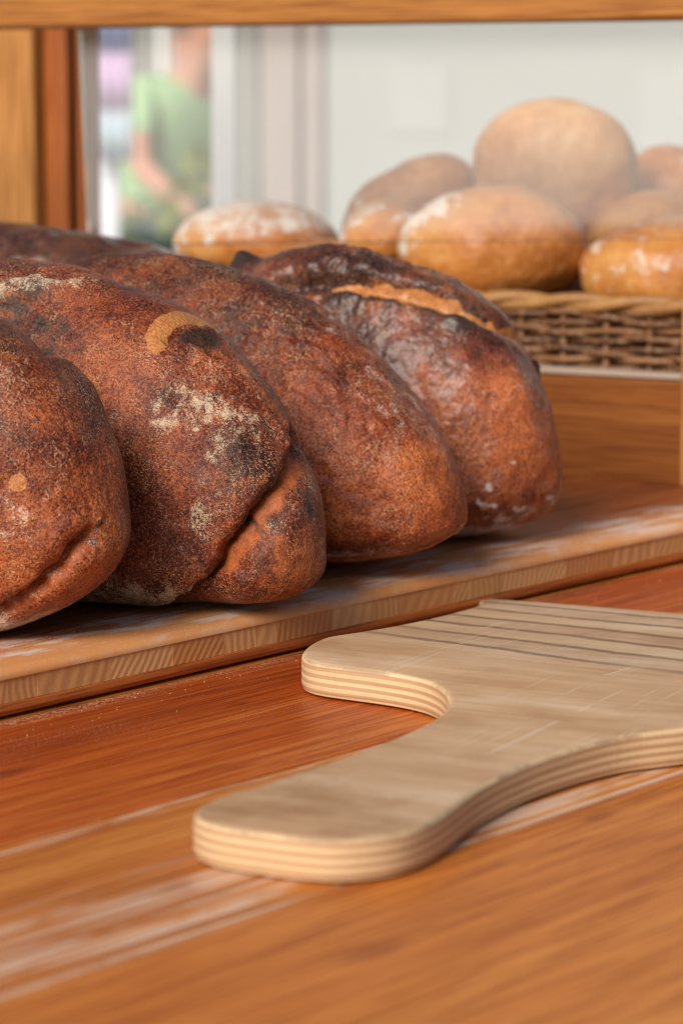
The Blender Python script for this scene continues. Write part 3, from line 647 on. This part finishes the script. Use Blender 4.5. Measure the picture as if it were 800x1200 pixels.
for dirs, wd_, am in (([(.80, -.62, .05), (.84, -.55, .04), (.864, -.497, .083), (.89, -.44, .13)], .0035, .85), ([(.79, -.60, -.17), (.82, -.555, -.139), (.86, -.47, -.25), (.91, -.36, -.22), (.95, -.25, -.27), (.985, -.05, -.13), (.97, .1, -.2)], .0045, .95), ([(.76, -.62, -.06), (.80, -.58, -.10)], .003, .8)):
    d, sd, t = Dd.line(dirs, .006, 90); Dd.put('flour', am*np.exp(-(d/wd_)**2)*(.65+.6*fbm(Dd.V0, 130, 2)))
for q, sg, am in (((.80, -.3, -.519), .014, .6), ((.9, .05, .45), .03, .42)): Dd.put('flour', am*Dd.near(q, sg))
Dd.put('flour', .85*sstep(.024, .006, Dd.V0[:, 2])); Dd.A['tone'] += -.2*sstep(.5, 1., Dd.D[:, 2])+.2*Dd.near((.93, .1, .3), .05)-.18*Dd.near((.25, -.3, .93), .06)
cD = crust('crust_slashed', (.036, .011, .009), (.18, .036, .014), (.47, .124, .033), .5, .36, 17.9, gloss=.3, floury=(.62, .52, .50), burstc=((.30, .095, .024), (.54, .235, .07)))
Dd.build('dark_loaf', cD, (-.0031, 1.8871, ZS), -.568, 'dark glossy loaf with a tan slash along its top, beside the wicker basket', 'bread', ROW)
# --- E: the loaf in the second row
E_ = Loaf(90, (.2057, .0707, .1779, .0807, 2.3305, 2.2434, -.0015, .002), 15.)
rough_up(E_, .006, .002, .0003)
cE = crust('crust_back', (.018, .008, .007), (.06, .018, .010), (.15, .042, .02), .2, .32, 23.3, gloss=.7)
E_.build('dark_loaf', cE, (-.2479, 2.1813, ZS), -.4993, 'dark shiny loaf behind the row, below the window post', 'bread', ROW)

# --- pale loaves heaped in the basket
cp = [crust('crust_pale_%s' % n, a, b, c, .2, .5, sd, gloss=g, floury=(.72, .66, .58), bumps=.5, soft=True) for n, a, b, c, sd, g in (
    ('golden', (.36, .115, .02), (.54, .205, .042), (.66, .33, .10), 31., .22), ('brown', (.27, .085, .022), (.42, .16, .045), (.56, .27, .10), 37., .1), ('tan', (.50, .21, .07), (.62, .31, .12), (.72, .44, .22), 43., .1))]
def roll(px, py, D, hw, hh, dep, mat, label, flour=(), roty=0., rz=0., seed=1., form=2.1, zc=.4, top=0, lump=.0035):
    """Pale loaf centred where photo pixel (px, py) looks, D metres ahead; hw/hh its half width and half height in photo pixels there."""
    c = at(px, py, D); a = hw*D/3500; h = 2*hh*D/3500
    L = Loaf(70, (a, dep, h, h*zc, form, 2.1, 0, 0), seed)
    L.disp += lump*fbm(L.V0, 18, 2, off=seed)+.0006*fbm(L.V0, 90, 3, off=seed)
    for q, sg, am in flour: L.put('flour', am*L.near(q, sg))  # flour; on two rolls also window reflections painted as pale spots
    if top: L.put('flour', top*sstep(.35, .75, L.V0[:, 2]/h))
    L.V0[:, 2] -= h/2; q = L.build('round_loaf', mat, c, rz, label, 'bread', 'pale loaves in the basket')
    q.rotation_euler = (0, roty, rz); return q
W1 = WINR
roll(300, 278, 2.40, 98, 44, .05, cp[0], 'flat pale loaf with a white floury top, left of the heap in the basket', [((-.75, -.2, .6), .03, .9), ((-.2, -.3, .9), .03, .75), ((.4, -.3, .85), .03, .7)], rz=-.15, seed=61., top=.62)
roll(476, 236, 2.46, 86, 44, .055, cp[1], 'brown loaf tilted up to the right at the back of the basket', [((-.8, -.3, .5), .02, .6)], roty=-.52, seed=63.)
roll(452, 272, 2.33, 56, 40, .045, cp[0], 'small golden loaf with white flour and painted window highlights, left of the front loaf', [((-.75, -.3, .6), .018, .95), ((-.2, -.5, .8), .012, .7), ((.55, -.6, .4), .013, .9)], roty=-.2, seed=65.)  # left patches paint window reflections into the crust colour
roll(649, 192, 2.40, 97, 77, .052, cp[2], 'largest round tan loaf on top of the heap', [((-.8, -.3, .5), .02, .55)], roty=.12, seed=68., form=2.0, zc=.5, lump=.002)
roll(578, 281, 2.24, 112, 64, .05, cp[0], 'golden oval loaf at the front of the basket, under the big tan loaf', [((-.85, -.4, .45), .018, 1.1), ((-.6, -.45, .75), .016, .9)], rz=W1*.4, seed=69.)  # pale spots at its left end are painted window highlights
roll(768, 272, 2.36, 80, 48, .05, cp[0], 'golden loaf behind the loaf with the white patch, right of the big tan loaf', (), seed=71., roty=.1)
roll(806, 312, 2.20, 128, 60, .05, cp[0], 'golden loaf with a white patch at the right edge of the basket', [((-.35, -.85, .30), .011, .5), ((-.15, -.9, .25), .011, .5), ((-.75, -.3, .65), .03, .55)], rz=W1*.4, seed=73.)
roll(785, 222, 2.50, 62, 50, .05, cp[1], 'brown loaf at the back right of the basket heap', [((.3, -.5, .75), .016, .8)], roty=.35, seed=75.)
roll(380, 322, 2.33, 100, 42, .05, cp[0], 'golden loaf low in the basket behind the slashed dark loaf', (), seed=77.)
roll(690, 345, 2.34, 110, 48, .05, cp[1], 'brown loaf deep in the basket under the front loaves', (), seed=79.)

# =============================================================== BREAD PEEL (plywood)
TH = .0175
TIPC = Vector((-.012, 1.125)); AX = Vector((.46, .888)).normalized(); LAT = Vector((AX.y, -AX.x))
left = [(-.0588, 1.1480), (-.0555, 1.1680), (-.0470, 1.184), (-.035, 1.1975), (-.0179, 1.2238), (0, 1.2513), (.0187, 1.2818), (.0345, 1.3137), (.0449, 1.3396), (.0497, 1.3666),
        (.0487, 1.3946), (.0412, 1.4174), (.0292, 1.4323), (.0126, 1.4453), (-.0042, 1.4563), (-.0162, 1.4675), (-.0205, 1.4857), (-.0176, 1.5115), (-.0089, 1.5358), (.0092, 1.561), (.034, 1.600), (.060, 1.651), (.084, 1.706), (.098, 1.729)]
def mirr(p): r = Vector(p)-TIPC; q = TIPC+AX*r.dot(AX)-LAT*r.dot(LAT); return (q.x, q.y)
right = [mirr(p) for p in left[10:]][::-1]
right += [(.172, 1.322), (.1526, 1.3083), (.1285, 1.2958), (.108, 1.2766), (.0877, 1.2513), (.0716, 1.2254), (.0558, 1.1929), (.0441, 1.1592), (.0332, 1.1327), (.0196, 1.1153), (0, 1.1074), (-.0163, 1.1113), (-.0345, 1.1205), (-.0508, 1.1315)]
ctl = [Vector(p) for p in left+right]
def spline(P, n=5):
    Q = []
    for i in range(len(P)):
        a, b, c, d = P[i-1], P[i], P[(i+1) % len(P)], P[(i+2) % len(P)]
        for k in range(n):
            t = k/n; Q.append(.5*((2*b)+(c-a)*t+(2*a-5*b+4*c-d)*t*t+(3*b-a-3*c+d)*t**3))
    return Q
outl = spline(ctl, 4)
for _ in range(2): outl = [(outl[i-1]+2*outl[i]+outl[(i+1) % len(outl)])/4 for i in range(len(outl))]
if sum(outl[i-1].cross(outl[i]) for i in range(len(outl))) < 0: outl.reverse()
n = len(outl); nrm = []
for i in range(n): t = (outl[(i+1) % n]-outl[i-1]).normalized(); nrm.append(Vector((-t.y, t.x)))   # inward
L1a, L1b = Vector((.0665, 1.476)), Vector((.1635, 1.400)); Fa, Fb = Vector((.1003, 1.731)), Vector((.1951, 1.6819))
def sdist(p, a, b): d = (b-a).normalized(); return d.x*(p.y-a.y)-d.y*(p.x-a.x)
def drop(p):                                              # the far edge of the blade is planed thin
    s1 = sdist(p, L1a, L1b); s2 = -sdist(p, Fa, Fb)
    return 0 if s1 <= 0 else .0132*min(1.02, s1/max(1e-4, s1+max(0, s2)))
prof = [(.0030, 0), (.0009, .0009), (0, .0030)] + [(0, .006), (0, .009), (0, .012)] + [(.0036*(1-math.cos(a)), TH-.0028+.0028*math.sin(a)) for a in (0, .4, .8, 1.2, math.pi/2)]
bm = bmesh.new(); rings = []
fullz = {}
for ins, z in prof:
    rings.append([bm.verts.new((outl[i].x+nrm[i].x*ins, outl[i].y+nrm[i].y*ins, z)) for i in range(n)])
for A_, B_ in zip(rings, rings[1:]):
    for i in range(n): bm.faces.new((A_[i], A_[(i+1) % n], B_[(i+1) % n], B_[i]))
from mathutils.geometry import tessellate_polygon
for ring, up_ in ((rings[0], -1), (rings[-1], 1)):
    for t in tessellate_polygon([[v.co for v in ring]]):
        a, b, c = (ring[k] for k in t)
        if (b.co-a.co).cross(c.co-a.co).length < 1e-12: continue
        f = bm.faces.new((a, b, c)); f.normal_update()
        if f.normal.z*up_ < 0: f.normal_flip()
bm.faces.ensure_lookup_table()
for k in range(13):                                       # cut along the planing lines so the top can bend there
    u = k/12; a = L1a.lerp(Fa, u); b = L1b.lerp(Fb, u); d = (b-a).normalized()
    tf = [f for f in bm.faces if all(v.co.z > TH-1e-5 for v in f.verts)]
    geo = list({e for f in tf for e in f.edges})+list({v for f in tf for v in f.verts})+tf
    bmesh.ops.bisect_plane(bm, geom=geo, plane_co=(a.x, a.y, 0), plane_no=(-d.y, d.x, 0), dist=1e-6)
for v in bm.verts:
    dr = drop(v.co.xy)
    if dr:
        zt = TH-dr
        v.co.z = v.co.z-dr if v.co.z > TH-.00281 else v.co.z*(zt-.0028)/(TH-.0028)
bmesh.ops.recalc_face_normals(bm, faces=bm.faces[:])
org = Vector((TIPC.x, TIPC.y, 0)); rot = math.atan2(AX.y, AX.x)
bmesh.ops.transform(bm, matrix=Matrix.Rotation(-rot, 4, 'Z') @ Matrix.Translation(-org), verts=bm.verts)
ply = M('birch_plywood', .58, .3)
pc = ply.co(); z = ply.sep(pc)[2]
wob = ply.noise(ply.co((5, 16, 1)), 1, 3); wob2 = ply.noise(ply.co((35, 35, 200)), 1, 3)
zz = ply.math('ADD', z, ply.math('ADD', ply.math('MULTIPLY', ply.math('SUBTRACT', wob, .5), .0007), ply.math('MULTIPLY', ply.math('SUBTRACT', wob2, .5), .0004)))
fz = ply.math('DIVIDE', zz, TH)
La, Da, G = (.70, .50, .29), (.48, .29, .16), (.10, .05, .03)
stops = []; NP = 9; e = 1/NP
for i in range(NP):
    c = (La if i % 2 == 0 else Da)
    if i: stops.append((i*e+.004, c))
    else: stops.append((0, c))
    if i < NP-1: stops.append(((i+1)*e-.004, c))
col = ply.ramp(fz, stops)
rawz = ply.math('DIVIDE', z, TH)
g1 = ply.noise(ply.co((260, 9, 40), loc=(2, 1, 0)), 1, 4, .6); g2 = ply.noise(ply.co((22, 5, 5)), 1, 5, .65); g3 = ply.noise(ply.co(), 700, 2)
geo_n = ply.N.new('ShaderNodeNewGeometry'); up = ply.step(ply.sep(geo_n.outputs['Normal'])[2], .80, .97)
topc = ply.mix(1., ply.ramp(g2, [(.34, (.49, .285, .145)), (.5, (.60, .385, .22)), (.66, (.70, .50, .33))]), ply.ramp(g1, [(.3, (.86, .83, .80)), (.7, (1., 1., 1.))]), 'MULTIPLY')
lastply = ply.step(fz, .880, .898)
c = ply.mix(ply.math('MULTIPLY', up, lastply), col, topc)
gl_ = ply.math('ABSOLUTE', ply.math('SUBTRACT', ply.math('FRACT', ply.math('ADD', ply.math('MULTIPLY', fz, float(NP)), .5)), .5))
glue = ply.math('MULTIPLY', ply.math('MULTIPLY', ply.step(gl_, .17, .04), up), ply.math('MULTIPLY', ply.step(fz, .945, .925), ply.step(ply.noise(ply.co((9, 3, 60), loc=(4, 4, 4)), 1, 4), .30, .52)))
# planed plies bleach to a greyer tone on the upper face
c = ply.mix(ply.math('MULTIPLY', up, ply.math('SUBTRACT', 1., lastply)), c, ply.mix(.72, c, ply.mix(1., topc, (.98, 1.04, 1.14), 'MULTIPLY')))
c = ply.mix(ply.math('MULTIPLY', glue, .8), c, (.19, .11, .065))
rimd = ply.math('MULTIPLY', ply.step(ply.sep(geo_n.outputs['Normal'])[2], .985, .80), ply.step(ply.sep(geo_n.outputs['Normal'])[2], .15, .55))
c = ply.mix(ply.math('MULTIPLY', ply.math('MULTIPLY', rimd, ply.step(ply.noise(ply.co((30, 30, 30), loc=(5, 5, 5)), 1, 5, .7), .40, .62)), .55), c, (.20, .125, .085))
scr = None
for ang, sc_, th in ((24, (2.5, 300, 1), .66), (-38, (4, 420, 1), .655), (61, (3., 380, 1), .67)):
    q = ply.step(ply.noise(ply.co(sc_, rot=(0, 0, R(ang)), loc=(ang, 2, 0)), 1, 2, .45, .5), th, th+.03)
    scr = q if scr is None else ply.math('MAXIMUM', scr, q)
c = ply.mix(ply.math('MULTIPLY', ply.math('MULTIPLY', scr, up), ply.math('MULTIPLY', .6, ply.step(ply.noise(ply.co((14, 14, 1), loc=(1, 8, 0)), 1, 3), .42, .62))), c, (.72, .60, .46))
c = ply.mix(ply.math('MULTIPLY', ply.step(g3, .6, .7), .3), c, (.30, .18, .10))
grim = ply.noise(ply.co((16, 16, 4), loc=(7, 3, 1)), 1, 6, .68)
c = ply.mix(ply.math('MULTIPLY', ply.math('MULTIPLY', up, ply.step(grim, .46, .70)), .5), c, ply.mix(1., c, (.70, .60, .50), 'MULTIPLY'))
hx_ = ply.sep(pc)[0]                                       # handle end: grimy from hands
c = ply.mix(ply.math('MULTIPLY', ply.math('MULTIPLY', up, ply.step(hx_, .20, .04)), ply.math('ADD', .18, ply.math('MULTIPLY', ply.step(grim, .42, .62), .4))), c, ply.mix(1., c, (.62, .53, .44), 'MULTIPLY'))
side = ply.math('SUBTRACT', 1., up)
fib = ply.noise(ply.co((12, 12, 1500)), 1, 3, .6)
c = ply.mix(ply.math('MULTIPLY', side, ply.step(fib, .4, .7)), c, ply.mix(1., c, (.80, .76, .72), 'MULTIPLY'))
# worn edge: grime on the handle's rim
ply.set(color=c); ply.bump((g1, .12, .0006), (scr, .2, .0003), (wob2, .2, .0006))
peel = from_bm('bread_peel', bm, ply.m); peel.location = org+Vector((0, 0, .0006)); peel.rotation_euler = (0, 0, rot)
for p_ in peel.data.polygons: p_.use_smooth = True
peel.data.set_sharp_from_angle(angle=R(28))
tag(peel, 'pale plywood bread peel with a short flared handle and planed striped far edge', 'bread peel')

# =============================================================== CRUMBS
bm = bmesh.new()
def crumb(p, s):
    m = Matrix.Translation(p) @ Matrix.Rotation(random.uniform(0, 6), 4, Vector((random.random(), random.random(), 1)).normalized())
    q = bmesh.ops.create_icosphere(bm, subdivisions=1, radius=s)['verts']
    for v in q: v.co = m @ (v.co*random.uniform(.6, 1.2))
for i in range(150):
    t = random.uniform(-.1, .75); o = abs(random.gauss(0, .018)) if random.random() < .85 else random.uniform(0, .12)
    p = EDGE0+ALONG*t+Vector((ALONG.y, -ALONG.x, 0))*(o+.003); crumb(p+Vector((0, 0, .0003)), random.choice((.0002, .0003, .0004)))
for i in range(120):
    t = random.uniform(-.1, .75); o = -random.uniform(.012, .05)
    p = EDGE0+ALONG*t+Vector((ALONG.y, -ALONG.x, 0))*o; crumb(p+Vector((0, 0, ZS+.0003)), random.choice((.0002, .0003, .0004)))
cr_ = from_bm('crumbs', bm, plain('crumb', (.52, .34, .18), .8, .2)); cr_['kind'] = 'stuff'
tag(cr_, 'tiny pale bread crumbs scattered along the floury board edge', 'crumbs')
